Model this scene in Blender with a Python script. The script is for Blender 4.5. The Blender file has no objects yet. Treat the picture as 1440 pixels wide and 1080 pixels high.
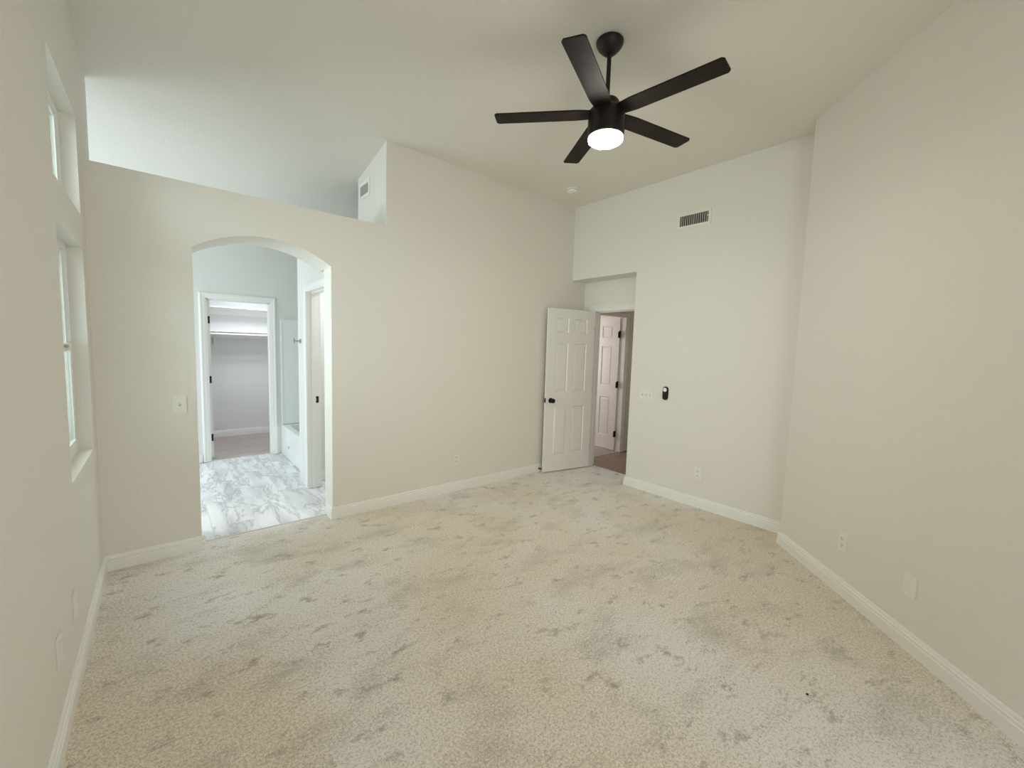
import bpy, bmesh, math, random
from mathutils import Vector, Matrix
random.seed(4)
S = bpy.context.scene
COL = S.collection
PI = math.pi
# ------------------------------------------------------------------ camera
F_PX, YAW, PITCH, ROLL = 584.47, 0.700539, -0.08537, 0.030134
CAM = Vector((-4.047, -3.661, 1.5259))
fw = Vector((math.sin(YAW)*math.cos(PITCH), math.cos(YAW)*math.cos(PITCH), math.sin(PITCH)))
rt = Vector((math.cos(YAW), -math.sin(YAW), 0)); up = rt.cross(fw)
r_ = math.cos(ROLL)*rt + math.sin(ROLL)*up; u_ = -math.sin(ROLL)*rt + math.cos(ROLL)*up
cd = bpy.data.cameras.new('camera'); cd.sensor_width = 36; cd.lens = F_PX/1440*36; cd.clip_start = .02
cam = bpy.data.objects.new('camera', cd); COL.objects.link(cam); S.camera = cam
cam.matrix_world = Matrix(((r_.x, u_.x, -fw.x, CAM.x), (r_.y, u_.y, -fw.y, CAM.y), (r_.z, u_.z, -fw.z, CAM.z), (0, 0, 0, 1)))
# ------------------------------------------------------------------ view, world, lights
S.view_settings.view_transform = 'Standard'; S.view_settings.look = 'None'
S.view_settings.gamma = 1; S.view_settings.use_curve_mapping = False
S.view_settings.exposure = -.52
S.cycles.use_denoising = True
S.cycles.max_bounces = 14; S.cycles.diffuse_bounces = 10; S.cycles.sample_clamp_indirect = 8
S.cycles.caustics_reflective = False; S.cycles.caustics_refractive = False
w = bpy.data.worlds.new('sky'); S.world = w; w.use_nodes = True
w.node_tree.nodes['Background'].inputs[0].default_value = (.86, .97, .93, 1)
w.node_tree.nodes['Background'].inputs[1].default_value = 1.1

def area_light(name, loc, direction, sx, sy, power, col, spread=180):
    l = bpy.data.lights.new(name, 'AREA'); l.shape = 'RECTANGLE'; l.size = sx; l.size_y = sy
    l.energy = power; l.color = col; l.spread = math.radians(spread)
    o = bpy.data.objects.new(name, l); COL.objects.link(o); o.location = loc
    o.rotation_euler = Vector(direction).to_track_quat('-Z', 'Z').to_euler()
    return o
DAY = (.86, .97, 1.0)
area_light('daylight_upper_window', (-4.62, -.58, 2.50), (1, 0, -.12), .95, .75, 13, DAY, 85)
area_light('daylight_lower_window', (-4.62, -.58, 1.45), (1, 0, -.05), .95, 1.35, 17, DAY, 85)
area_light('daylight_open_sky', (-5.75, -.62, 3.75), (1.0, -.1, -1.62), 1.5, 1.0, 66, (.95, 1.0, 1.0))
area_light('fill_behind_camera', (-3.55, -5.38, 1.55), (0, 1, 0), 1.5, 1.8, 38, (.98, .98, 1.0))  # added fill from behind the camera, entering by an unseen opening
area_light('daylight_bathroom', (-6.32, 1.65, 1.60), (1, 0, -.28), 1.3, 1.4, 94, (.80, .92, 1.0))
area_light('daylight_second_bedroom', (.22, 1.75, 1.5), (1, 0, 0), 1.2, 1.3, 38, (1.0, .90, .92))
area_light('closet_lamp_light', (-2.95, 3.25, 2.40), (0, .15, -1), .3, .3, 24, (.82, .87, 1.0))
area_light('toilet_room_light', (-2.2, .75, 2.40), (0, 0, -1), .3, .3, 15, (.92, .95, 1.0))
area_light('hall_fill_light', (1.2, -1.2, 2.40), (0, 0, -1), .3, .3, 2.5, (1.0, .88, .84))  # added fill under the hall ceiling, no fixture there

# ------------------------------------------------------------------ helpers
def node_mat(name, col=(.8, .8, .8), rough=.5, metal=0, spec=.5):
    m = bpy.data.materials.new(name); m.use_nodes = True
    b = m.node_tree.nodes['Principled BSDF']
    b.inputs['Base Color'].default_value = (*col, 1); b.inputs['Roughness'].default_value = rough
    b.inputs['Metallic'].default_value = metal
    b.inputs['Specular IOR Level'].default_value = spec
    return m, m.node_tree.nodes, m.node_tree.links, b
def noise(N, L, vec, scale, detail=4, rough=.5, dist=0):
    n = N.new('ShaderNodeTexNoise'); n.inputs['Scale'].default_value = scale
    n.inputs['Detail'].default_value = detail; n.inputs['Roughness'].default_value = rough
    n.inputs['Distortion'].default_value = dist
    if vec is not None: L.new(vec, n.inputs['Vector'])
    return n.outputs['Fac']
def ramp(N, L, fac, stops):
    r = N.new('ShaderNodeValToRGB'); e = r.color_ramp.elements
    while len(e) < len(stops): e.new(.5)
    for x, (p, c) in zip(e, stops):
        x.position = p; x.color = (*c, 1) if len(c) == 3 else c
    L.new(fac, r.inputs['Fac']); return r.outputs['Color']
def mix(N, L, fac, a, b, mode='MIX'):
    m = N.new('ShaderNodeMix'); m.data_type = 'RGBA'; m.blend_type = mode
    for sock, v in ((m.inputs[0], fac), (m.inputs[6], a), (m.inputs[7], b)):
        if hasattr(v, 'is_output'): L.new(v, sock)
        else: sock.default_value = v if not isinstance(v, tuple) else ((*v, 1) if len(v) == 3 else v)
    return m.outputs[2]
def bump(N, L, b, h, strength, dist):
    n = N.new('ShaderNodeBump'); n.inputs['Strength'].default_value = strength; n.inputs['Distance'].default_value = dist
    L.new(h, n.inputs['Height']); L.new(n.outputs['Normal'], b.inputs['Normal'])
def coords(N, L, scale=(1, 1, 1), rot=(0, 0, 0)):
    t = N.new('ShaderNodeTexCoord'); mp = N.new('ShaderNodeMapping')
    mp.inputs['Scale'].default_value = scale; mp.inputs['Rotation'].default_value = rot
    L.new(t.outputs['Object'], mp.inputs['Vector']); return mp.outputs['Vector']

def paint(name, col, rough=.7, b_s=.5):
    m, N, L, b = node_mat(name, col, rough, 0, .25)
    v = coords(N, L)
    n = noise(N, L, v, 170, 3, .6)
    big = noise(N, L, v, 60, 2)
    c = mix(N, L, n, tuple(x*.93 for x in col), tuple(min(1, x*1.07) for x in col))
    L.new(c, b.inputs['Base Color'])
    a = N.new('ShaderNodeMath'); a.operation = 'ADD'; L.new(n, a.inputs[0]); L.new(big, a.inputs[1])
    bump(N, L, b, a.outputs[0], b_s, .003)
    return m
def enamel(name, col=(.80, .80, .78), rough=.35):
    m, N, L, b = node_mat(name, col, rough, 0, .4)
    v = coords(N, L); n = noise(N, L, v, 40, 3)
    L.new(mix(N, L, n, tuple(x*.985 for x in col), col), b.inputs['Base Color'])
    return m
def metal(name, col, rough=.4, met=.7):
    m, N, L, b = node_mat(name, col, rough, met, .5)
    v = coords(N, L); n = noise(N, L, v, 90, 3)
    L.new(mix(N, L, n, tuple(x*.8 for x in col), tuple(x*1.2 for x in col)), b.inputs['Base Color'])
    return m
M_WALL = paint('wall_paint', (.765, .745, .695))
M_CEIL = paint('ceiling_paint', (.75, .73, .675))
M_WHITEWALL = paint('bathroom_paint', (.74, .745, .72), .6, .1)
M_TRIM = enamel('trim_enamel', (.84, .835, .80))
M_DOOR = enamel('door_enamel', (.80, .785, .75), .4)
M_PLATE = enamel('plate_plastic', (.80, .79, .74), .35)
M_VINYL = enamel('window_vinyl', (.82, .83, .81), .3)
M_TUB = enamel('tub_acrylic', (.83, .85, .85), .15)
M_BLACK = metal('black_metal', (.012, .011, .011), .38, .5)
M_BRONZE = metal('dark_bronze', (.012, .008, .006), .45, .3)
M_STEEL = metal('brushed_steel', (.33, .33, .33), .3, 1)
M_VENTBLADE = metal('vent_steel', (.52, .51, .46), .5, .0)
M_DARK = node_mat('duct_dark', (.012, .012, .011), .8)[0]
M_SLOT = node_mat('slot_dark', (.06, .055, .05), .6)[0]
M_GREY = enamel('grey_plastic', (.42, .42, .39), .5)
M_WHITE = enamel('white_plastic', (.85, .85, .83), .35)
M_RUBBER = node_mat('black_rubber', (.015, .015, .015), .7)[0]

def m_blade():
    m, N, L, b = node_mat('fan_blade_wood', (.02, .012, .008), .55, 0, .18)
    v = coords(N, L, (3, 60, 8)); n = noise(N, L, v, 2.2, 6, .65, .4)
    L.new(ramp(N, L, n, [(.3, (.004, .003, .002)), (.55, (.012, .007, .005)), (.75, (.034, .019, .013))]), b.inputs['Base Color'])
    bump(N, L, b, n, .25, .002); return m
M_BLADE = m_blade()
def m_carpet(name, light, mid, dark):
    m, N, L, b = node_mat(name, light, .95, 0, .08)
    v = coords(N, L)
    v2 = coords(N, L, (1.0, 1.7, 1), (0, 0, .75))
    soft = noise(N, L, v, .62, 3, .5, .2)
    blot = noise(N, L, v2, 2.3, 6, .62, .1)
    prints = noise(N, L, v2, 6.0, 6, .66, .0)
    pile = noise(N, L, v, 190, 2, .7)
    tuft = noise(N, L, v, 85, 3, .8)
    c = mix(N, L, ramp(N, L, soft, [(.40, (0, 0, 0)), (.60, (1, 1, 1))]), mid, light)
    f1 = ramp(N, L, blot, [(.50, (0, 0, 0)), (.72, (.5, .5, .5))])
    c = mix(N, L, f1, c, dark)
    f2 = ramp(N, L, prints, [(.565, (0, 0, 0)), (.68, (.8, .8, .8))])
    c = mix(N, L, f2, c, dark)
    g = ramp(N, L, pile, [(.3, (.74, .74, .74)), (.70, (1.28, 1.28, 1.28))])
    c = mix(N, L, .8, c, g, 'MULTIPLY')
    g2 = ramp(N, L, tuft, [(.32, (.66, .66, .66)), (.64, (1.34, 1.34, 1.34))])
    c = mix(N, L, .85, c, g2, 'MULTIPLY')
    L.new(c, b.inputs['Base Color'])
    a = N.new('ShaderNodeMath'); a.operation = 'ADD'; L.new(pile, a.inputs[0]); L.new(tuft, a.inputs[1])
    bump(N, L, b, a.outputs[0], .9, .012)
    b.inputs['Sheen Weight'].default_value = .15
    return m
M_CARPET = m_carpet('beige_carpet', (.96, .935, .90), (.88, .785, .645), (.46, .415, .345))
M_CARPET2 = m_carpet('rose_carpet', (.66, .58, .54), (.60, .52, .47), (.42, .36, .32))
def m_tile():
    m, N, L, b = node_mat('marble_tile', (.8, .8, .8), .25, 0, .5)
    t = N.new('ShaderNodeTexCoord'); v = t.outputs['Object']
    br = N.new('ShaderNodeTexBrick'); br.offset = .5
    mp = N.new('ShaderNodeMapping'); mp.inputs['Rotation'].default_value = (0, 0, PI/2); mp.inputs['Location'].default_value = (.1, .12, 0)
    L.new(v, mp.inputs['Vector']); L.new(mp.outputs['Vector'], br.inputs['Vector'])
    br.inputs['Scale'].default_value = 1; br.inputs['Brick Width'].default_value = .61; br.inputs['Row Height'].default_value = .305
    br.inputs['Mortar Size'].default_value = .003; br.inputs['Mortar Smooth'].default_value = .3
    br.inputs['Color1'].default_value = (0, 0, 0, 1); br.inputs['Color2'].default_value = (1, 1, 1, 1)
    sh = mix(N, L, 1.0, v, mix(N, L, 1.0, br.outputs['Color'], (7, 3, 5), 'MULTIPLY'), 'ADD')
    mp2 = N.new('ShaderNodeMapping'); mp2.inputs['Rotation'].default_value = (0, 0, -.3); mp2.inputs['Scale'].default_value = (3.4, .8, 1)
    L.new(sh, mp2.inputs['Vector'])
    n1 = noise(N, L, mp2.outputs['Vector'], 1.5, 8, .68, .5)
    n2 = noise(N, L, mp2.outputs['Vector'], 1.6, 4, .55, .6)
    veins = ramp(N, L, n1, [(.46, (0, 0, 0)), (.495, (1, 1, 1)), (.53, (0, 0, 0))])
    base = ramp(N, L, n2, [(.32, (.60, .60, .61)), (.6, (.86, .87, .88))])
    c = mix(N, L, mix(N, L, 1.0, veins, (.68, .68, .68), 'MULTIPLY'), base, (.36, .36, .37))
    c = mix(N, L, br.outputs['Fac'], c, (.73, .73, .72))
    L.new(c, b.inputs['Base Color']); return m
M_TILE = m_tile()
def m_hall_floor():
    m, N, L, b = node_mat('brown_hall_floor', (.3, .2, .15), .45, 0, .4)  # brown streaked tone for the hall floor
    v = coords(N, L, (8, 1, 1)); n = noise(N, L, v, 3, 6, .6, .3)
    L.new(ramp(N, L, n, [(.3, (.23, .165, .125)), (.7, (.36, .27, .21))]), b.inputs['Base Color']); return m
M_HALL_FLOOR = m_hall_floor()
def m_glass():
    m = bpy.data.materials.new('window_glass'); m.use_nodes = True; N, L = m.node_tree.nodes, m.node_tree.links
    N.remove(N['Principled BSDF'])
    t = N.new('ShaderNodeBsdfTransparent'); t.inputs[0].default_value = (.93, .97, .95, 1)
    g = N.new('ShaderNodeBsdfGlossy'); g.inputs['Roughness'].default_value = .02
    lw = N.new('ShaderNodeLayerWeight'); lw.inputs['Blend'].default_value = .5
    p = N.new('ShaderNodeMath'); p.operation = 'POWER'; L.new(lw.outputs['Facing'], p.inputs[0]); p.inputs[1].default_value = 5
    f = N.new('ShaderNodeMath'); f.operation = 'MULTIPLY_ADD'; L.new(p.outputs[0], f.inputs[0]); f.inputs[1].default_value = .7; f.inputs[2].default_value = .035
    x = N.new('ShaderNodeMixShader'); L.new(f.outputs[0], x.inputs[0]); L.new(t.outputs[0], x.inputs[1]); L.new(g.outputs[0], x.inputs[2])
    L.new(x.outputs[0], N['Material Output'].inputs['Surface']); return m
M_GLASS = m_glass()
def m_lamp():
    m, N, L, b = node_mat('lamp_diffuser', (.9, .88, .82), .4)
    b.inputs['Emission Color'].default_value = (1.0, .94, .85, 1); b.inputs['Emission Strength'].default_value = 205
    return m
M_LAMP = m_lamp()

# mesh builders -----------------------------------------------------
def box(bm, x0, x1, y0, y1, z0, z1, bev=0):
    x0, x1 = sorted((x0, x1)); y0, y1 = sorted((y0, y1)); z0, z1 = sorted((z0, z1))
    v = [bm.verts.new((x, y, z)) for z in (z0, z1) for y in (y0, y1) for x in (x0, x1)]
    fs = [bm.faces.new([v[i] for i in q]) for q in ((0, 2, 3, 1), (4, 5, 7, 6), (0, 1, 5, 4), (2, 6, 7, 3), (0, 4, 6, 2), (1, 3, 7, 5))]
    if bev:
        ed = list({e for f in fs for e in f.edges})
        bmesh.ops.bevel(bm, geom=ed, offset=bev, segments=2, affect='EDGES', clamp_overlap=True)
def prism(bm, pts, a, b, axis='y'):
    def P(p, t):
        return {'y': (p[0], t, p[1]), 'x': (t, p[0], p[1]), 'z': (p[0], p[1], t)}[axis]
    A = [bm.verts.new(P(p, a)) for p in pts]; B = [bm.verts.new(P(p, b)) for p in pts]
    bm.faces.new(A); bm.faces.new(B[::-1])
    for i in range(len(pts)):
        j = (i+1) % len(pts); bm.faces.new((A[j], A[i], B[i], B[j]))
def lathe(bm, prof, n=40, c=(0, 0, 0), axis='z'):
    rings = []
    def P(r, z, t):
        x, y = r*math.cos(t), r*math.sin(t)
        q = {'z': (x, y, z), 'y': (x, z, y), 'x': (z, x, y)}[axis]
        return (q[0]+c[0], q[1]+c[1], q[2]+c[2])
    for r, z in prof:
        rings.append([bm.verts.new(P(max(r, 1e-5), z, 2*PI*k/n)) for k in range(n)])
    for A, B in zip(rings, rings[1:]):
        for k in range(n):
            bm.faces.new((A[k], A[(k+1) % n], B[(k+1) % n], B[k]))
    bm.faces.new(rings[0][::-1]); bm.faces.new(rings[-1])
def obj(name, bm, mat, parent=None, smooth=False):
    bmesh.ops.remove_doubles(bm, verts=bm.verts, dist=1e-6)
    bmesh.ops.recalc_face_normals(bm, faces=bm.faces)
    me = bpy.data.meshes.new(name); bm.to_mesh(me); bm.free()
    me.materials.append(mat)
    if smooth:
        me.polygons.foreach_set('use_smooth', [True]*len(me.polygons)); me.set_sharp_from_angle(angle=math.radians(35))
    o = bpy.data.objects.new(name, me); COL.objects.link(o)
    if parent is not None: o.parent = parent
    return o
def tag(o, label, cat, group=None):
    o['label'] = label; o['category'] = cat
    if group: o['group'] = group
    return o
def thing(name, label, cat, loc=(0, 0, 0), rotz=0, group=None):
    o = bpy.data.objects.new(name, None); COL.objects.link(o)
    o.location = loc; o.rotation_euler = (0, 0, rotz); o.empty_display_size = .1
    return tag(o, label, cat, group)
def struct(name, bm, mat, smooth=False):
    o = obj(name, bm, mat, None, smooth); o['kind'] = 'structure'; return o
def sroot(name, loc, rotz=0):
    o = bpy.data.objects.new(name, None); COL.objects.link(o); o.location = loc
    o.rotation_euler = (0, 0, rotz); o['kind'] = 'structure'; o.empty_display_size = .1; return o
def copy_tree(o, name=None):
    c = o.copy(); COL.objects.link(c)
    for ch in list(o.children):
        d = ch.copy(); COL.objects.link(d); d.parent = c
        for g in list(ch.children):
            e = g.copy(); COL.objects.link(e); e.parent = d
    return c
B = bmesh.new

# ------------------------------------------------------------------ dimensions (metres)
H, A = 3.309, 4.38            # ceiling height, left wall plane x = -A
HL = 2.580                    # top of the partition with the arch
XS = -2.482                   # where the back wall rises to full height
XAL, XAR = -3.868, -2.954     # arch opening
TP = .36                      # partition thickness
YN, HN = -.9406, 2.411        # door niche: right side, soffit height
XN = .25                      # niche depth
PX, PY = -.2213, -2.5816      # end of the right wall
ANG = 3.934562                # its direction
SL = .205                     # slope of the bathroom ceiling
RW = Vector((math.cos(ANG), math.sin(ANG), 0)); RN = Vector((math.sin(ANG), -math.cos(ANG), 0))
YB, YC = 2.66, 4.22           # bathroom back wall, closet back wall
XT = -2.92                    # wall with the toilet room doorway
# ------------------------------------------------------------------ floors
bm = B(); box(bm, -4.45, .33, -6.2, .13, -.05, 0)
struct('floor', bm, M_CARPET)
bm = B(); box(bm, -6.4, -1.5, .13, YB+.06, -.05, -.004); struct('floor_bathroom', bm, M_TILE)
bm = B(); box(bm, -4.2, -2.0, YB+.06, YC+.1, -.05, .0); struct('floor_closet', bm, M_CARPET2)
bm = B(); box(bm, .33, 2.0, -2.2, .06, -.05, -.004); struct('floor_hall', bm, M_HALL_FLOOR)
bm = B(); box(bm, .2, 3.2, .06, 3.2, -.05, .0); struct('floor_second_bedroom', bm, M_CARPET2)
# ------------------------------------------------------------------ ceilings
bm = B(); box(bm, -A-.16, .12, -6.2, 0, H, H+.1); struct('ceiling', bm, M_CEIL)
bm = B()
prism(bm, [(0, H), (YB+.2, H-SL*(YB+.2)), (YB+.2, H-SL*(YB+.2)+.1), (0, H+.1)], -6.4, -1.4, 'x')
struct('ceiling_bathroom', bm, M_CEIL)
bm = B(); box(bm, XT+.13, -1.5, TP-.16, 1.27, 2.44, 2.5); struct('ceiling_toilet_room', bm, M_WHITEWALL)
bm = B(); box(bm, -4.2, -2.0, YB+.12, YC+.1, 2.5, 2.6); struct('ceiling_closet', bm, M_WHITEWALL)
bm = B(); box(bm, XN+.14, 2.0, -2.2, .03, 2.44, 2.52); struct('ceiling_hall', bm, M_WALL)
bm = B(); box(bm, .2, 3.2, .11, 3.2, 2.44, 2.52); struct('ceiling_second_bedroom', bm, M_WALL)
# ------------------------------------------------------------------ left wall with two window openings
WY0, WY1 = -.97, -.175
UZ0, UZ1, LZ0, LZ1 = 2.215, 2.755, .85, 2.03
LT = .16
bm = B()
box(bm, -A-LT, -A, -5.4, WY0, 0, H)
box(bm, -A-LT, -A, WY0, WY1, 0, LZ0); box(bm, -A-LT, -A, WY0, WY1, LZ1, UZ0); box(bm, -A-LT, -A, WY0, WY1, UZ1, H)
box(bm, -A-LT, -A, WY1, .0, 0, H)
prism(bm, [(0, 0), (.41, 0), (.41, H-SL*.41), (0, H)], -A-LT, -A, 'x')
struct('wall_left', bm, M_WALL)
# ------------------------------------------------------------------ back wall: arch partition and full height part
def arc(n=28):
    zs, za = 2.155, 2.300
    wdt = XAR-XAL; hgt = za-zs; R = (wdt*wdt/4+hgt*hgt)/(2*hgt); cx, cz = (XAL+XAR)/2, za-R
    a0 = math.asin(wdt/2/R)
    return [(cx+R*math.sin(-a0+2*a0*k/n), cz+R*math.cos(-a0+2*a0*k/n)) for k in range(n+1)]
ap = arc()
bm = B()
box(bm, -A, XAL, 0, TP, 0, ap[0][1])
box(bm, XAR, XS, 0, .20, 0, ap[-1][1])
top = [(-A, HL)] + [(-A, ap[0][1])] + ap + [(XS, ap[-1][1]), (XS, HL)]
for i in range(len(ap)-1):
    (xa, za), (xb, zb) = ap[i], ap[i+1]
    prism(bm, [(xa, za), (xb, zb), (xb, HL), (xa, HL)], 0, TP)
box(bm, -A, XAL, 0, TP, ap[0][1], HL); box(bm, XAR, XS, 0, TP, ap[-1][1], HL)
box(bm, XS, 0, 0, .12, 0, H)
box(bm, 0, XN, 0, .12, 0, HN+.05)
prism(bm, [(.12, HL-.1), (.69, HL-.1), (.69, H-SL*.69), (.12, H-SL*.12)], XS, XS+.12, 'x')
struct('wall_back', bm, M_WALL)
# far wall with the door niche
bm = B()
box(bm, 0, XN+.14, -3.0, YN, 0, H)
box(bm, 0, XN+.14, YN, .12, HN, H)
struct('wall_far', bm, M_WALL)
OY0, OY1, OZ = -.895, -.165, 2.045          # bedroom doorway
bm = B()
box(bm, XN, XN+.12, OY1, 0, 0, HN); box(bm, XN, XN+.12, YN, OY0, 0, HN); box(bm, XN, XN+.12, OY0, OY1, OZ, HN)
struct('wall_niche', bm, M_WALL)
# right wall at 45 degrees
bm = B()
def rw(t, d): return (PX+RW.x*t-RN.x*d, PY+RW.y*t-RN.y*d)
prism(bm, [rw(0, 0), rw(4.1, 0), rw(4.1, .15), (.05, PY-.35), (.05, PY)], 0, H, 'z')
struct('wall_right', bm, M_WALL)
bm = B()
box(bm, -A, -2.4, -5.35, -5.2, 0, .6); box(bm, -A, -2.4, -5.35, -5.2, 2.5, H)
box(bm, -A, -4.25, -5.35, -5.2, .6, 2.5); box(bm, -2.9, -2.4, -5.35, -5.2, .6, 2.5)
struct('wall_front', bm, M_WALL)
# bathroom, toilet room, closet, hall, second bedroom shells
COX0, COX1, COZ = -3.632, -2.932, 2.035
bm = B()
box(bm, -6.4, COX0, YB, YB+.12, 0, 2.9); box(bm, COX1, -1.4, YB, YB+.12, 0, 2.9); box(bm, COX0, COX1, YB, YB+.12, COZ, 2.9)
struct('wall_bathroom_back', bm, M_WHITEWALL)
bm = B()
box(bm, -6.3, -6.2, .3, YB, 0, .9); box(bm, -6.3, -6.2, .3, YB, 2.3, 3.3)
box(bm, -6.3, -6.2, .3, 1.0, .9, 2.3); box(bm, -6.3, -6.2, 2.3, YB, .9, 2.3)
struct('wall_bathroom_left', bm, M_WHITEWALL)
bm = B(); box(bm, -6.3, -A-LT, .29, .41, 0, H); struct('wall_bathroom_front', bm, M_WHITEWALL)
TY0, TY1, TZ = .30, .945, 2.045
bm = B()
box(bm, XT, XT+.13, .2, TY0, 0, 2.5); box(bm, XT, XT+.13, TY1, 1.27, 0, 2.5); box(bm, XT, XT+.13, TY0, TY1, TZ, 2.5)
box(bm, XT+.13, -1.5, 1.15, 1.27, 0, 2.5)
struct('wall_toilet_room', bm, M_WHITEWALL)
bm = B(); box(bm, -1.6, -1.5, .12, YB, 0, H); struct('wall_bathroom_right', bm, M_WHITEWALL)
bm = B(); box(bm, -4.2, -2.0, YC, YC+.1, 0, 2.55); box(bm, -4.2, -4.1, YB+.12, YC, 0, 2.55); box(bm, -2.1, -2.0, YB+.12, YC, 0, 2.55)
struct('wall_closet', bm, M_WHITEWALL)
HX0, HX1 = .52, 1.262
bm = B()
box(bm, XN+.12, HX0, .03, .11, 0, 2.5); box(bm, HX1, 2.0, .03, .11, 0, 2.5); box(bm, HX0, HX1, .03, .11, 2.045, 2.5)
struct('wall_hall_left', bm, M_WALL)
bm = B(); box(bm, 1.9, 2.0, -2.2, .03, 0, 2.5); box(bm, XN+.14, 1.9, -2.2, -2.1, 0, 2.5); struct('wall_hall_end', bm, M_WALL)
bm = B()
box(bm, .2, .3, .12, 1.1, 0, 2.5); box(bm, .2, .3, 2.4, 3.2, 0, 2.5); box(bm, .2, .3, 1.1, 2.4, 0, .8); box(bm, .2, .3, 1.1, 2.4, 2.2, 2.5); box(bm, 3.1, 3.2, .11, 3.2, 0, 2.5)
box(bm, .3, 3.1, 2.9, 3.0, 0, 2.5)
struct('wall_second_bedroom', bm, M_WALL)
# ------------------------------------------------------------------ baseboards
PROF = [(0, 0), (.0165, 0), (.0165, .062), (.0115, .0645), (.0105, .068), (.0135, .071), (.0135, .081), (.0085, .084), (.0075, .0875), (.0095, .0905), (.007, .101), (0, .1026)]
def board(bm, p, q, nrm, m0=0, m1=0, prof=PROF):
    """profile swept from p to q; nrm points into the room; m0/m1 lengthen (+) or shorten (-) the ends with depth (mitre)"""
    p, q, nrm = Vector(p), Vector(q), Vector(nrm); d = (q-p).normalized()
    a = [bm.verts.new(p+nrm*x+d*(-m0*x)+Vector((0, 0, z))) for x, z in prof]
    b = [bm.verts.new(q+nrm*x+d*(m1*x)+Vector((0, 0, z))) for x, z in prof]
    bm.faces.new(a); bm.faces.new(b[::-1])
    for i in range(len(prof)):
        j = (i+1) % len(prof); bm.faces.new((a[j], a[i], b[i], b[j]))
bm = B(); board(bm, (-A, -5.2, 0), (-A, 0, 0), (1, 0, 0), 0, -1); struct('baseboard_left', bm, M_TRIM)
bm = B(); board(bm, (-A, 0, 0), (XAL, 0, 0), (0, -1, 0), -1, 1)
board(bm, (XAL, 0, 0), (XAL, .125, 0), (1, 0, 0), 1, 0)
board(bm, (XAR, 0, 0), (XAR, .125, 0), (-1, 0, 0), 1, 0)
board(bm, (XAR, 0, 0), (XN, 0, 0), (0, -1, 0), 1, 0); struct('baseboard_back', bm, M_TRIM)
bm = B(); board(bm, (0, YN, 0), (0, PY, 0), (-1, 0, 0), 1, 0)
board(bm, (0, YN, 0), (XN-.02, YN, 0), (0, 1, 0), 1, 0); struct('baseboard_far', bm, M_TRIM)
bm = B(); board(bm, (PX, PY, 0), rw(4.0, 0)+(0,), RN, .4, 0)
board(bm, (PX, PY, 0), (-.001, PY, 0), (0, 1, 0), .4, 0); struct('baseboard_right', bm, M_TRIM)
bm = B(); board(bm, (-6.2, YB, 0), (COX0-.07, YB, 0), (0, -1, 0)); struct('baseboard_bathroom', bm, M_TRIM)
bm = B(); board(bm, (-4.1, YC, 0), (-2.1, YC, 0), (0, -1, 0)); struct('baseboard_closet', bm, M_TRIM)
bm = B(); board(bm, (XT+.14, 1.15, 0), (-1.6, 1.15, 0), (0, -1, 0)); board(bm, (-1.6, .2, 0), (-1.6, 1.15, 0), (-1, 0, 0)); struct('baseboard_toilet_room', bm, M_TRIM)
# ------------------------------------------------------------------ door casings and jambs
def casing_profile(w=.062):
    return [(0, 0), (w, 0), (w, .012), (w-.010, .017), (w-.022, .017), (w-.028, .013), (.014, .010), (.006, .008), (0, .006)]
def casing(bm, u0, u1, z1, pt, left=True, right=True, w=.062, z0=0):
    """U-shaped casing round an opening u0..u1 up to z1; pt(u, d, z) gives the world point"""
    pr = casing_profile(w)
    def loft(rings):
        vs = [[bm.verts.new(pt(*c)) for c in r] for r in rings]
        for a, b in zip(vs, vs[1:]):
            for i in range(len(a)):
                j = (i+1) % len(a); bm.faces.new((a[j], a[i], b[i], b[j]))
        bm.faces.new(vs[0]); bm.faces.new(vs[-1][::-1])
    if left: loft([[(u0-o, d, z0) for o, d in pr], [(u0-o, d, z1+o) for o, d in pr]])
    loft([[(u0-o, d, z1+o) for o, d in pr], [(u1+o, d, z1+o) for o, d in pr]])
    if right: loft([[(u1+o, d, z1+o) for o, d in pr], [(u1+o, d, z0) for o, d in pr]])
def jamb_y(bm, x0, x1, y0, y1, z, t=.018, stop=None):   # opening in a wall of constant x, spans y0..y1
    box(bm, x0, x1, y0, y0+t, 0, z); box(bm, x0, x1, y1-t, y1, 0, z); box(bm, x0, x1, y0, y1, z-t, z)
    if stop:
        s0, s1 = stop
        box(bm, s0, s1, y0+t, y0+t+.011, 0, z-t); box(bm, s0, s1, y1-t-.011, y1-t, 0, z-t); box(bm, s0, s1, y0+t, y1-t, z-t-.011, z-t)
def jamb_x(bm, y0, y1, x0, x1, z, t=.018, stop=None):
    box(bm, x0, x0+t, y0, y1, 0, z); box(bm, x1-t, x1, y0, y1, 0, z); box(bm, x0, x1, y0, y1, z-t, z)
    if stop:
        s0, s1 = stop
        box(bm, x0+t, x0+t+.011, s0, s1, 0, z-t); box(bm, x1-t-.011, x1-t, s0, s1, 0, z-t); box(bm, x0+t, x1-t, s0, s1, z-t-.011, z-t)
# bedroom doorway in the niche
bm = B()
casing(bm, -OY1-.008, -OY0+.0, OZ-.01, lambda u, d, z: (XN-d, -u, z), True, False, .062)
jamb_y(bm, XN-.004, XN+.124, OY0, OY1, OZ, .016, (XN+.05, XN+.085))
struct('trim_1', bm, M_TRIM)
# closet doorway
bm = B()
casing(bm, COX0+.006, COX1-.006, COZ-.006, lambda u, d, z: (u, YB-d, z), True, True, .066)
jamb_x(bm, YB-.004, YB+.124, COX0, COX1, COZ, .016, (YB+.03, YB+.065))
struct('trim_2', bm, M_TRIM)
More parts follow.
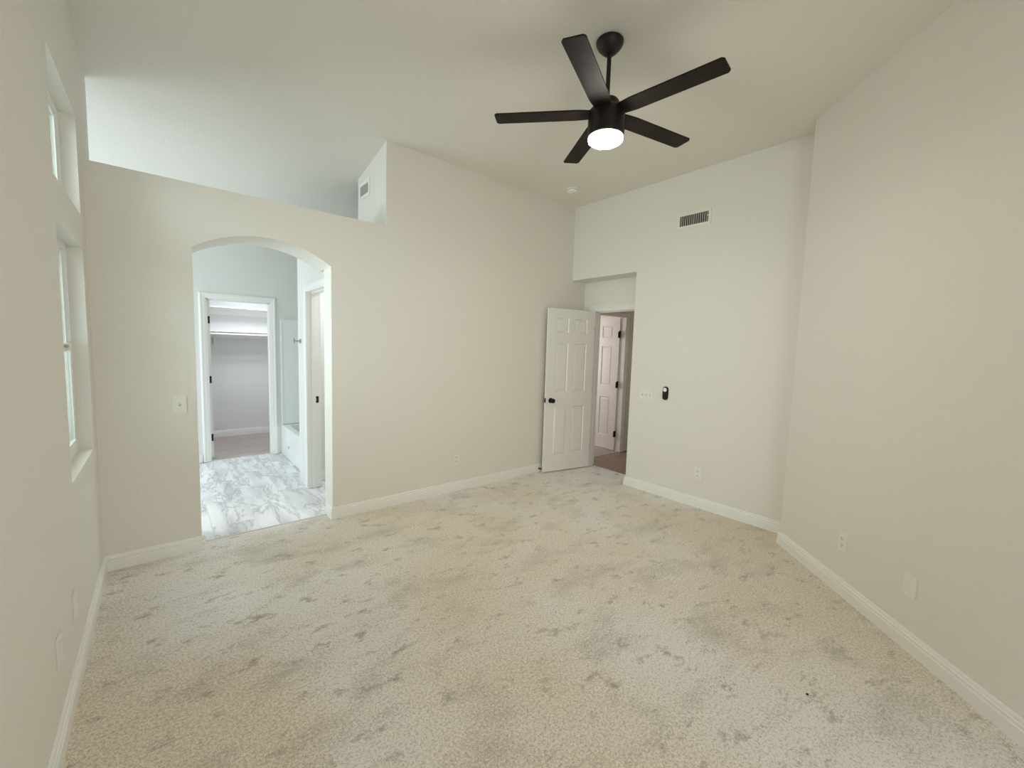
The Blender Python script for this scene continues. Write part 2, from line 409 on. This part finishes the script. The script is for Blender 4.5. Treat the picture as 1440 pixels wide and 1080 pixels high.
# toilet room doorway
bm = B()
casing(bm, TY0+.008, TY1-.008, TZ-.008, lambda u, d, z: (XT-d, u, z), True, True, .062)
jamb_y(bm, XT-.004, XT+.134, TY0, TY1, TZ, .016, (XT+.045, XT+.08))
struct('trim_3', bm, M_TRIM)
# second bedroom doorway off the hall
bm = B()
casing(bm, HX0, HX1-.006, 2.03, lambda u, d, z: (u, .03-d, z), True, True, .06)
jamb_x(bm, .026, .114, HX0, HX1, 2.045, .016, None)
struct('trim_4', bm, M_TRIM)
# tile edging strip under the arch
bm = B(); box(bm, XAL+.015, XAR-.015, .123, .137, -.004, .004); struct('trim_5', bm, enamel('edge_strip', (.62, .60, .56), .5))
# ------------------------------------------------------------------ windows
def window(name, z0, z1, hung):
    r = sroot(name, (-A, (WY0+WY1)/2, z0), 0)
    hw = (WY1-WY0)/2; h = z1-z0
    bm = B(); x0, x1, t = -.140, -.066, .020
    box(bm, x0, x1, -hw, -hw+t, 0, h); box(bm, x0, x1, hw-t, hw, 0, h); box(bm, x0, x1, -hw+t, hw-t, 0, t); box(bm, x0, x1, -hw+t, hw-t, h-t, h)
    obj('window_frame', bm, M_VINYL, r)
    if hung:
        zm = 1.452-z0
        sw = .030
        bm = B(); box(bm, -.081, -.068, -hw+t, -hw+t+sw, t, zm+.03); box(bm, -.081, -.068, hw-t-sw, hw-t, t, zm+.03)
        box(bm, -.081, -.064, -hw+t+sw, hw-t-sw, t, t+.055); box(bm, -.081, -.062, -hw+t, hw-t, zm-.012, zm+.03)
        s = obj('lower_sash', bm, M_VINYL, r)
        bm = B(); box(bm, -.076, -.073, -hw+t+sw, hw-t-sw, t+.055, zm-.012); obj('glass', bm, M_GLASS, s)
        bm = B(); box(bm, -.060, -.052, .12, .19, zm+.006, zm+.022, .003); obj('sash_latch', bm, M_GREY, s)
        bm = B(); box(bm, -.104, -.083, -hw+t, -hw+t+.012, zm, h-t); box(bm, -.104, -.083, hw-t-.012, hw-t, zm, h-t)
        box(bm, -.104, -.083, -hw+t+.012, hw-t-.012, h-t-.02, h-t); box(bm, -.104, -.083, -hw+t+.012, hw-t-.012, zm, zm+.025)
        s2 = obj('upper_sash', bm, M_VINYL, r)
        bm = B(); box(bm, -.090, -.087, -hw+t+.012, hw-t-.012, zm+.025, h-t-.02); obj('glass', bm, M_GLASS, s2)
    else:
        bm = B(); box(bm, -.104, -.078, -hw+t, -hw+t+.012, t, h-t); box(bm, -.104, -.078, hw-t-.012, hw-t, t, h-t)
        box(bm, -.104, -.078, -hw+t+.012, hw-t-.012, t, t+.02); box(bm, -.104, -.078, -hw+t+.012, hw-t-.012, h-t-.02, h-t)
        s = obj('fixed_sash', bm, M_VINYL, r)
        bm = B(); box(bm, -.086, -.083, -hw+t+.012, hw-t-.012, t+.02, h-t-.02); obj('glass', bm, M_GLASS, s)
window('window_1', UZ0, UZ1, False)
window('window_2', LZ0, LZ1, True)
# ------------------------------------------------------------------ panel doors
DW, DT, DH = .710, .035, 2.013
def leaf_mesh():
    cx = [0, .122, .305, .395, .588, DW]; cz = [0, .213, .808, .996, 1.594, 1.722, 1.902, DH]
    bm = B()
    for side in (0, 1):
        y = 0 if side == 0 else DT; sg = 1 if side == 0 else -1
        V = [[bm.verts.new((x, y, z)) for z in cz] for x in cx]
        pan = []
        for i in range(len(cx)-1):
            for j in range(len(cz)-1):
                q = [V[i][j], V[i+1][j], V[i+1][j+1], V[i][j+1]]
                f = bm.faces.new(q if side == 0 else q[::-1])
                if i in (1, 3) and j in (1, 3, 5): pan.append(f)
        for f in pan:
            bmesh.ops.inset_individual(bm, faces=[f], thickness=.013, depth=-.012)
            bmesh.ops.inset_individual(bm, faces=[f], thickness=.006, depth=0)
            bmesh.ops.inset_individual(bm, faces=[f], thickness=.020, depth=.008)
        if side == 0: V0 = V
        else:
            n, m = len(cx), len(cz)
            loop = [(i, 0) for i in range(n)] + [(n-1, j) for j in range(1, m)] + [(i, m-1) for i in range(n-2, -1, -1)] + [(0, j) for j in range(m-2, 0, -1)]
            for (a, b), (c, d) in zip(loop, loop[1:]+loop[:1]):
                bm.faces.new((V0[c][d], V0[a][b], V[a][b], V[c][d]))
    return bm
def knob_bm(s):
    bm = B()
    pr = [(.031, 0), (.032, .004), (.029, .008), (.012, .011), (.011, .030), (.018, .036), (.027, .046), (.029, .056), (.026, .064), (.015, .069), (0, .070)]
    lathe(bm, [(r, -z) for r, z in pr] if s < 0 else [(r, DT+z) for r, z in pr], 28, (.068, 0, .893), 'y'); return bm
def hinge_bm(z, x=DW, y=DT):
    bm = B(); lathe(bm, [(.0075, -.047), (.0075, .047)], 12, (x+.005, y+.004, z))
    box(bm, x-.002, x+.003, y-.034, y+.002, z-.045, z+.045)
    return bm
def door(name, loc, rotz, hy=DT, back_knob=True):
    r = sroot(name, loc, rotz)
    obj('door_leaf', leaf_mesh(), M_DOOR, r)
    obj('door_knob', knob_bm(-1), M_BLACK, r, True)
    if back_knob: obj('door_knob', knob_bm(1), M_BLACK, r, True)
    bm = B(); box(bm, -.002, .001, .006, .029, .865, .921); box(bm, -.010, .0, .012, .023, .883, .903, .003); obj('latch_plate', bm, M_BLACK, r)
    for z in (.255, 1.01, 1.765): obj('hinge', hinge_bm(z, DW, hy), M_BLACK, r, True)
    return r
LEAF_ANG = math.radians(-11.04)
door('door_1', (-.488, -.090, .012), LEAF_ANG)
d2 = door('door_2', (1.222, .828, .012), -PI/2, .0)
# closet door, swung into the closet: seen on its hinge edge
d3 = door('door_3', (COX0+.018+.035, YB+.126+DW, .012), -PI/2, .0, False)
d3.location = (COX0+.020, YB+.128+DW, .012)
# plates for hinges seen edge-on
def hinge_plates(parent, xs, y, zs):
    for z in zs:
        bm = B(); box(bm, xs[0], xs[1], y-.003, y+.001, z-.045, z+.045, .001)
        obj('hinge_plate', bm, M_BLACK, parent)
hinge_plates(d3, (DW-.0, DW+.003), .018, ())
for z in (.266, 1.007, 1.756):
    bm = B(); box(bm, DW, DW+.003, .004, .034, z-.045, z+.045, .001); obj('hinge_leaf', bm, M_BLACK, d3)
for z in (.255, 1.017, 1.774):
    bm = B(); box(bm, DW+.001, DW+.006, -.016, .022, z-.05, z+.05, .001); obj('hinge_leaf', bm, M_BLACK, d2)
# latch strike on the toilet room jamb
t = thing('strike_plate', 'small black latch strike on the bright inner door jamb beyond the arch', 'strike plate', (-2.838, TY1-.016, .935))
bm = B(); box(bm, -.026, .028, -.003, 0, -.034, .034, .001); obj('plate', bm, M_BLACK, t)
bm = B(); box(bm, -.006, .006, -.0036, -.002, -.012, .012); obj('latch_hole', bm, M_GREY, t)
# ------------------------------------------------------------------ ceiling fan
FX, FY, FZ = -2.010, -2.030, 2.908
fan = thing('ceiling_fan', 'dark bronze five-blade ceiling fan with a glowing round light', 'ceiling fan', (FX, FY, H))
def z(v): return v-H
bm = B(); lathe(bm, [(.074, 0), (.078, -.006), (.077, -.018), (.068, -.036), (.050, -.056), (.034, -.070), (.024, -.077), (.016, -.080), (0, -.080)], 48); obj('canopy', bm, M_BRONZE, fan, True)
bm = B(); lathe(bm, [(.0125, -.075), (.0125, z(2.975))], 24); obj('downrod', bm, M_BRONZE, fan, True)
bm = B(); lathe(bm, [(.0, z(2.998)), (.022, z(2.997)), (.026, z(2.985)), (.062, z(2.980)), (.070, z(2.97)), (.074, z(2.935)), (.098, z(2.925)), (.106, z(2.915)), (.106, z(2.79)), (.104, z(2.777)), (.098, z(2.773)), (.0, z(2.773))], 56); obj('motor_housing', bm, M_BRONZE, fan, True)
bm = B(); lathe(bm, [(.0, z(2.778)), (.099, z(2.776)), (.101, z(2.768)), (.0985, z(2.757)), (.088, z(2.750)), (.06, z(2.747)), (0, z(2.746))], 56); obj('light_diffuser', bm, M_LAMP, fan, True)
PH, PT, HWB, RB = -.2017, -.063, .058, .658
for k in range(5):
    a = PH+k*2*PI/5
    bm = B(); c = .012
    prism(bm, [(.085, -HWB*.82), (.17, -HWB), (RB-c, -HWB), (RB, -HWB+c), (RB, HWB-c), (RB-c, HWB), (.17, HWB), (.085, HWB*.82)], -.004, .004, 'z')
    bl = obj('blade', bm, M_BLADE, fan)
    bl.matrix_local = Matrix.Translation((0, 0, z(FZ))) @ Matrix.Rotation(a, 4, 'Z') @ Matrix.Rotation(PT, 4, 'X')
    bm = B(); box(bm, .06, .135, -.024, .024, .004, .012, .002)
    br = obj('blade_bracket', bm, M_BRONZE, bl)
# ------------------------------------------------------------------ vents, smoke detector
t = thing('air_vent', 'white framed air vent with dark vertical louvers high on the far wall', 'air vent', (0, -1.563, 2.770), -PI/2)
def frame_bm(w, h, b, d):
    bm = B()
    prism(bm, [(-w/2, 0), (w/2, 0), (w/2-b, b), (-w/2+b, b)], -d, 0)
    prism(bm, [(-w/2, h), (-w/2+b, h-b), (w/2-b, h-b), (w/2, h)], -d, 0)
    prism(bm, [(-w/2, 0), (-w/2+b, b), (-w/2+b, h-b), (-w/2, h)], -d, 0)
    prism(bm, [(w/2, 0), (w/2, h), (w/2-b, h-b), (w/2-b, b)], -d, 0)
    bm.normal_update()
    return bm
obj('vent_frame', frame_bm(.335, .148, .024, .010), M_PLATE, t)
bm = B(); box(bm, -.145, .145, -.002, 0, .022, .126); obj('duct_backing', bm, M_DARK, t)
bm = B()
for k in range(13):
    x = -.128+.0213*k
    prism(bm, [(x-.0025, -.0095), (x+.0015, -.0095), (x+.0045, -.002), (x+.002, -.002)], .024, .124, 'z')
obj('louvers', bm, M_VENTBLADE, t)
bm = B(); box(bm, .126, .146, -.013, -.008, .078, .086, .001); obj('damper_lever', bm, M_PLATE, t)
t = thing('wall_grille', 'small white wall grille with grey louvers on the recess side wall above the partition', 'wall grille', (XS, .51, 2.945), -PI/2)
obj('grille_frame', frame_bm(.265, .155, .030, .008), M_WHITE, t)
bm = B(); box(bm, -.105, .105, -.002, 0, .028, .128); obj('grille_backing', bm, M_GREY, t)
bm = B()
for k in range(7): box(bm, -.104, .104, -.007, -.002, .033+.0135*k, .038+.0135*k)
obj('louvers', bm, M_GREY, t)
t = thing('smoke_detector', 'white round smoke detector on the ceiling near the far corner', 'smoke detector', (-.495, -.39, H))
bm = B(); lathe(bm, [(.066, 0), (.066, -.010), (.060, -.012), (.060, -.018), (.055, -.034), (.035, -.040), (0, -.041)], 36); obj('housing', bm, M_WHITE, t, True)
bm = B(); lathe(bm, [(.0605, -.012), (.0612, -.0135), (.0612, -.0165), (.0605, -.018)], 36); obj('vent_ring', bm, M_GREY, t, True)
bm = B(); lathe(bm, [(.010, -.040), (.010, -.044), (0, -.0445)], 16, (.018, -.01, 0)); obj('test_button', bm, M_GREY, t, True)
# ------------------------------------------------------------------ plates on the walls
def plate_bm(w, h, d=.006):
    bm = B(); box(bm, -w/2, w/2, -d, 0, -h/2, h/2, .0035); return bm
RA = math.atan2(RN.x, -RN.y)
def outlet(label, loc, rot):
    t = thing('wall_outlet', label, 'outlet', loc, rot, 'duplex outlets on the bedroom walls')
    obj('cover_plate', plate_bm(.078, .122), M_PLATE, t)
    for s in (-1, 1):
        bm = B(); lathe(bm, [(.0165, -.0085), (.0172, -.006), (.0172, -.004)], 24, (0, 0, .0205*s), 'y'); rc = obj('receptacle', bm, M_PLATE, t, True)
        bm = B(); zz = .0205*s
        box(bm, -.0075, -.0050, -.0092, -.0080, zz-.002, zz+.008); box(bm, .0050, .0075, -.0092, -.0080, zz-.001, zz+.007)
        lathe(bm, [(.0028, -.0092), (.0028, -.008)], 10, (0, 0, zz-.008), 'y'); obj('slot', bm, M_SLOT, rc)
    return t
outlet('white duplex outlet low on the back wall between the arch and the open door', (-1.700, 0, .342), 0)
outlet('white duplex outlet low on the far wall below the black remote', (0, -1.775, .343), -PI/2)
outlet('white duplex outlet low on the right wall, close to the corner', (PX+RW.x*.693, PY+RW.y*.693, .342), RA)
def blank_plate(label, loc, rot):
    t = thing('blank_plate', label, 'wall plate', loc, rot, 'blank cover plates low on the bedroom walls')
    obj('cover_plate', plate_bm(.080, .124), M_PLATE, t)
    for s in (-1, 1):
        bm = B(); lathe(bm, [(.003, -.0072), (.003, -.005)], 10, (0, 0, .045*s), 'y'); obj('screw', bm, M_PLATE, t)
blank_plate('plain white blank cover plate on the right wall, nearer the camera than the outlet', (PX+RW.x*1.193, PY+RW.y*1.193, .337), RA)
blank_plate('white cover plate low on the left wall, the one nearer the arch', (-A, -1.105, .345), PI/2)
blank_plate('white cover plate low on the left wall, the one nearer the camera', (-A, -1.475, .350), PI/2)
t = thing('light_switch', 'single white light switch on the back wall left of the arch', 'light switch', (-3.965, 0, 1.070))
obj('cover_plate', plate_bm(.078, .122), M_PLATE, t)
bm = B(); box(bm, -.006, .006, -.0068, -.005, -.012, .012); obj('toggle_slot', bm, M_GREY, t)
bm = B(); prism(bm, [(-.006, -.004), (-.019, .007), (-.018, .012), (-.006, .006)], -.004, .004, 'x'); obj('toggle', bm, M_PLATE, t)
t = thing('triple_light_switch', 'wide white triple switch plate on the far wall beside the door niche', 'light switch', (0, -1.150, 1.062), -PI/2)
obj('cover_plate', plate_bm(.166, .116), M_PLATE, t)
for x in (-.046, 0, .046):
    bm = B(); box(bm, x-.005, x+.005, -.0068, -.005, -.012, .012); obj('toggle_slot', bm, M_GREY, t)
    bm = B(); prism(bm, [(-.006, -.006), (-.018, -.012), (-.019, -.007), (-.006, .004)], x-.004, x+.004, 'x'); obj('toggle', bm, M_PLATE, t)
t = thing('fan_remote', 'black pill-shaped fan remote with a white round button on the far wall', 'remote control', (0, -1.375, 1.104), -PI/2)
def pill(w, h, n=14):
    r = w/2
    return [(r*math.cos(PI*k/n), h/2-r+r*math.sin(PI*k/n)) for k in range(n+1)] + [(-r*math.cos(PI*k/n), -h/2+r-r*math.sin(PI*k/n)) for k in range(n+1)]
bm = B(); prism(bm, pill(.060, .142), -.012, 0); obj('holder', bm, M_BLACK, t)
bm = B(); prism(bm, pill(.050, .132), -.020, -.012); rb = obj('remote_body', bm, M_BLACK, t)
bm = B(); lathe(bm, [(.0205, -.0225), (.0215, -.0205), (.0215, -.019)], 28, (0, 0, .038), 'y'); obj('button_dial', bm, M_WHITE, rb, True)
bm = B(); box(bm, -.003, .003, -.0234, -.0222, .038, .046); obj('button_mark', bm, M_GREY, rb)
# door stop on the baseboard behind the open door
t = thing('door_stop', 'tiny black door stop on the baseboard behind the open door', 'door stop', (-.494, -.015, .046))
bm = B(); lathe(bm, [(.011, 0), (.011, -.004), (.005, -.006), (.005, -.030)], 16, (0, 0, 0), 'y'); obj('stem', bm, M_BLACK, t, True)
bm = B(); lathe(bm, [(.009, -.026), (.0105, -.029), (.0105, -.038), (.008, -.040)], 16, (0, 0, 0), 'y'); obj('rubber_tip', bm, M_RUBBER, t, True)
# robe hook beyond the arch
t = thing('robe_hook', 'small brushed steel robe hook on the white wall end beyond the arch', 'robe hook', (XT, 1.165, 1.535))
bm = B(); lathe(bm, [(.024, 0), (.024, -.006), (.021, -.008)], 24, (0, 0, 0), 'x'); obj('mounting_disc', bm, M_STEEL, t, True)
bm = B(); lathe(bm, [(.006, -.006), (.006, -.060)], 14, (0, 0, 0), 'x'); lathe(bm, [(.010, -.056), (.012, -.058), (.012, -.066), (.010, -.068)], 18, (0, 0, .0), 'x')
box(bm, -.067, -.058, -.008, .008, .0, .034, .003); box(bm, -.067, -.058, -.008, .008, -.024, 0, .003); obj('peg', bm, M_STEEL, t, True)
# ------------------------------------------------------------------ bathtub and surround
t = thing('bathtub', 'white built-in bathtub with a flat apron beyond the arch', 'bathtub', (-2.83, 1.275, 0))
LX, LY, TZT = .78, 1.38, .395
bm = B()
def ring(bm, o, zz, r=.0):
    x0, x1, y0, y1 = o, LX-o, o, LY-o; pts = []
    for cx, cy, a0 in ((x1-r, y1-r, 0), (x0+r, y1-r, PI/2), (x0+r, y0+r, PI), (x1-r, y0+r, 1.5*PI)):
        for k in range(7):
            a = a0+PI/2*k/6; pts.append(bm.verts.new((cx+r*math.cos(a), cy+r*math.sin(a), zz)))
    return pts
rs = [ring(bm, .0, -.0, .004), ring(bm, .0, TZT-.015, .004), ring(bm, .006, TZT-.003, .006), ring(bm, .015, TZT, .01), ring(bm, .075, TZT, .10), ring(bm, .088, TZT-.012, .10), ring(bm, .14, .12, .12), ring(bm, .20, .075, .12)]
for a, b in zip(rs, rs[1:]):
    for k in range(len(a)):
        j = (k+1) % len(a); bm.faces.new((a[k], a[j], b[j], b[k]))
bm.faces.new(rs[-1]); bm.faces.new(rs[0][::-1])
obj('tub_shell', bm, M_TUB, t, True)
bm = B(); lathe(bm, [(.022, 0), (.022, -.004), (.018, -.006)], 20, (0, .95, .16), 'x'); obj('access_cap', bm, M_GREY, t, True)
t = thing('tub_surround', 'tall white tub surround panel on the bathroom back wall above the tub', 'tub surround', (-2.82, YB-.004, TZT+.002))
bm = B(); box(bm, 0, 1.21, -.012, 0, 0, 1.42, .004); obj('back_panel', bm, M_TUB, t)
bm = B(); box(bm, -.004, .022, -.017, 0, 0, 1.428, .004); box(bm, .022, 1.21, -.017, 0, 1.404, 1.428, .004); obj('edge_trim', bm, M_TUB, t)
# ------------------------------------------------------------------ closet shelves and rod
def shelf(label, zt, y0):
    s = thing('closet_shelf', label, 'shelf', (-3.1, YC, zt), 0, 'closet shelves')
    bm = B(); box(bm, -1.0, 1.0, y0-YC, 0, -.02, 0, .002); obj('board', bm, M_TRIM, s)
    bm = B(); box(bm, -1.0, 1.0, -.02, 0, -.105, -.02); obj('cleat', bm, M_TRIM, s)
    return s
shelf('long white closet shelf, the upper of the two', 2.018, 3.87)
lo = shelf('long white closet shelf with the hanging rod under it, the lower of the two', 1.662, 3.87)
bm = B(); box(bm, -.34, -.322, -.345, -.02, -.028, -.02); box(bm, -.34, -.322, -.024, -.006, -.22, -.105)
prism(bm, [(-.345, -.028), (-.325, -.028), (-.006, -.205), (-.006, -.22)], -.34, -.322, 'x'); obj('shelf_bracket', bm, M_TRIM, lo)
t = thing('closet_rod', 'white hanging rod below the lower closet shelf', 'closet rod', (-3.1, 3.855, 1.610))
bm = B(); lathe(bm, [(.015, -.985), (.015, .985)], 20, (0, 0, 0), 'x'); obj('rod', bm, M_TRIM, t, True)
for x in (-.985, .985):
    bm = B(); lathe(bm, [(.028, 0), (.028, -.012 if x > 0 else .012), (.018, -.016 if x > 0 else .016)], 20, (x+(.015 if x > 0 else -.015), 0, 0), 'x'); obj('end_socket', bm, M_TRIM, t, True)
# ------------------------------------------------------------------ speck on the carpet
bm = B(); lathe(bm, [(.002, 0), (.006, .001), (.005, .004), (0, .005)], 10); 
o = obj('lint_speck', bm, M_RUBBER); o.location = (-1.854, -3.204, .001); tag(o, 'tiny dark speck of lint on the carpet near the right wall', 'lint')
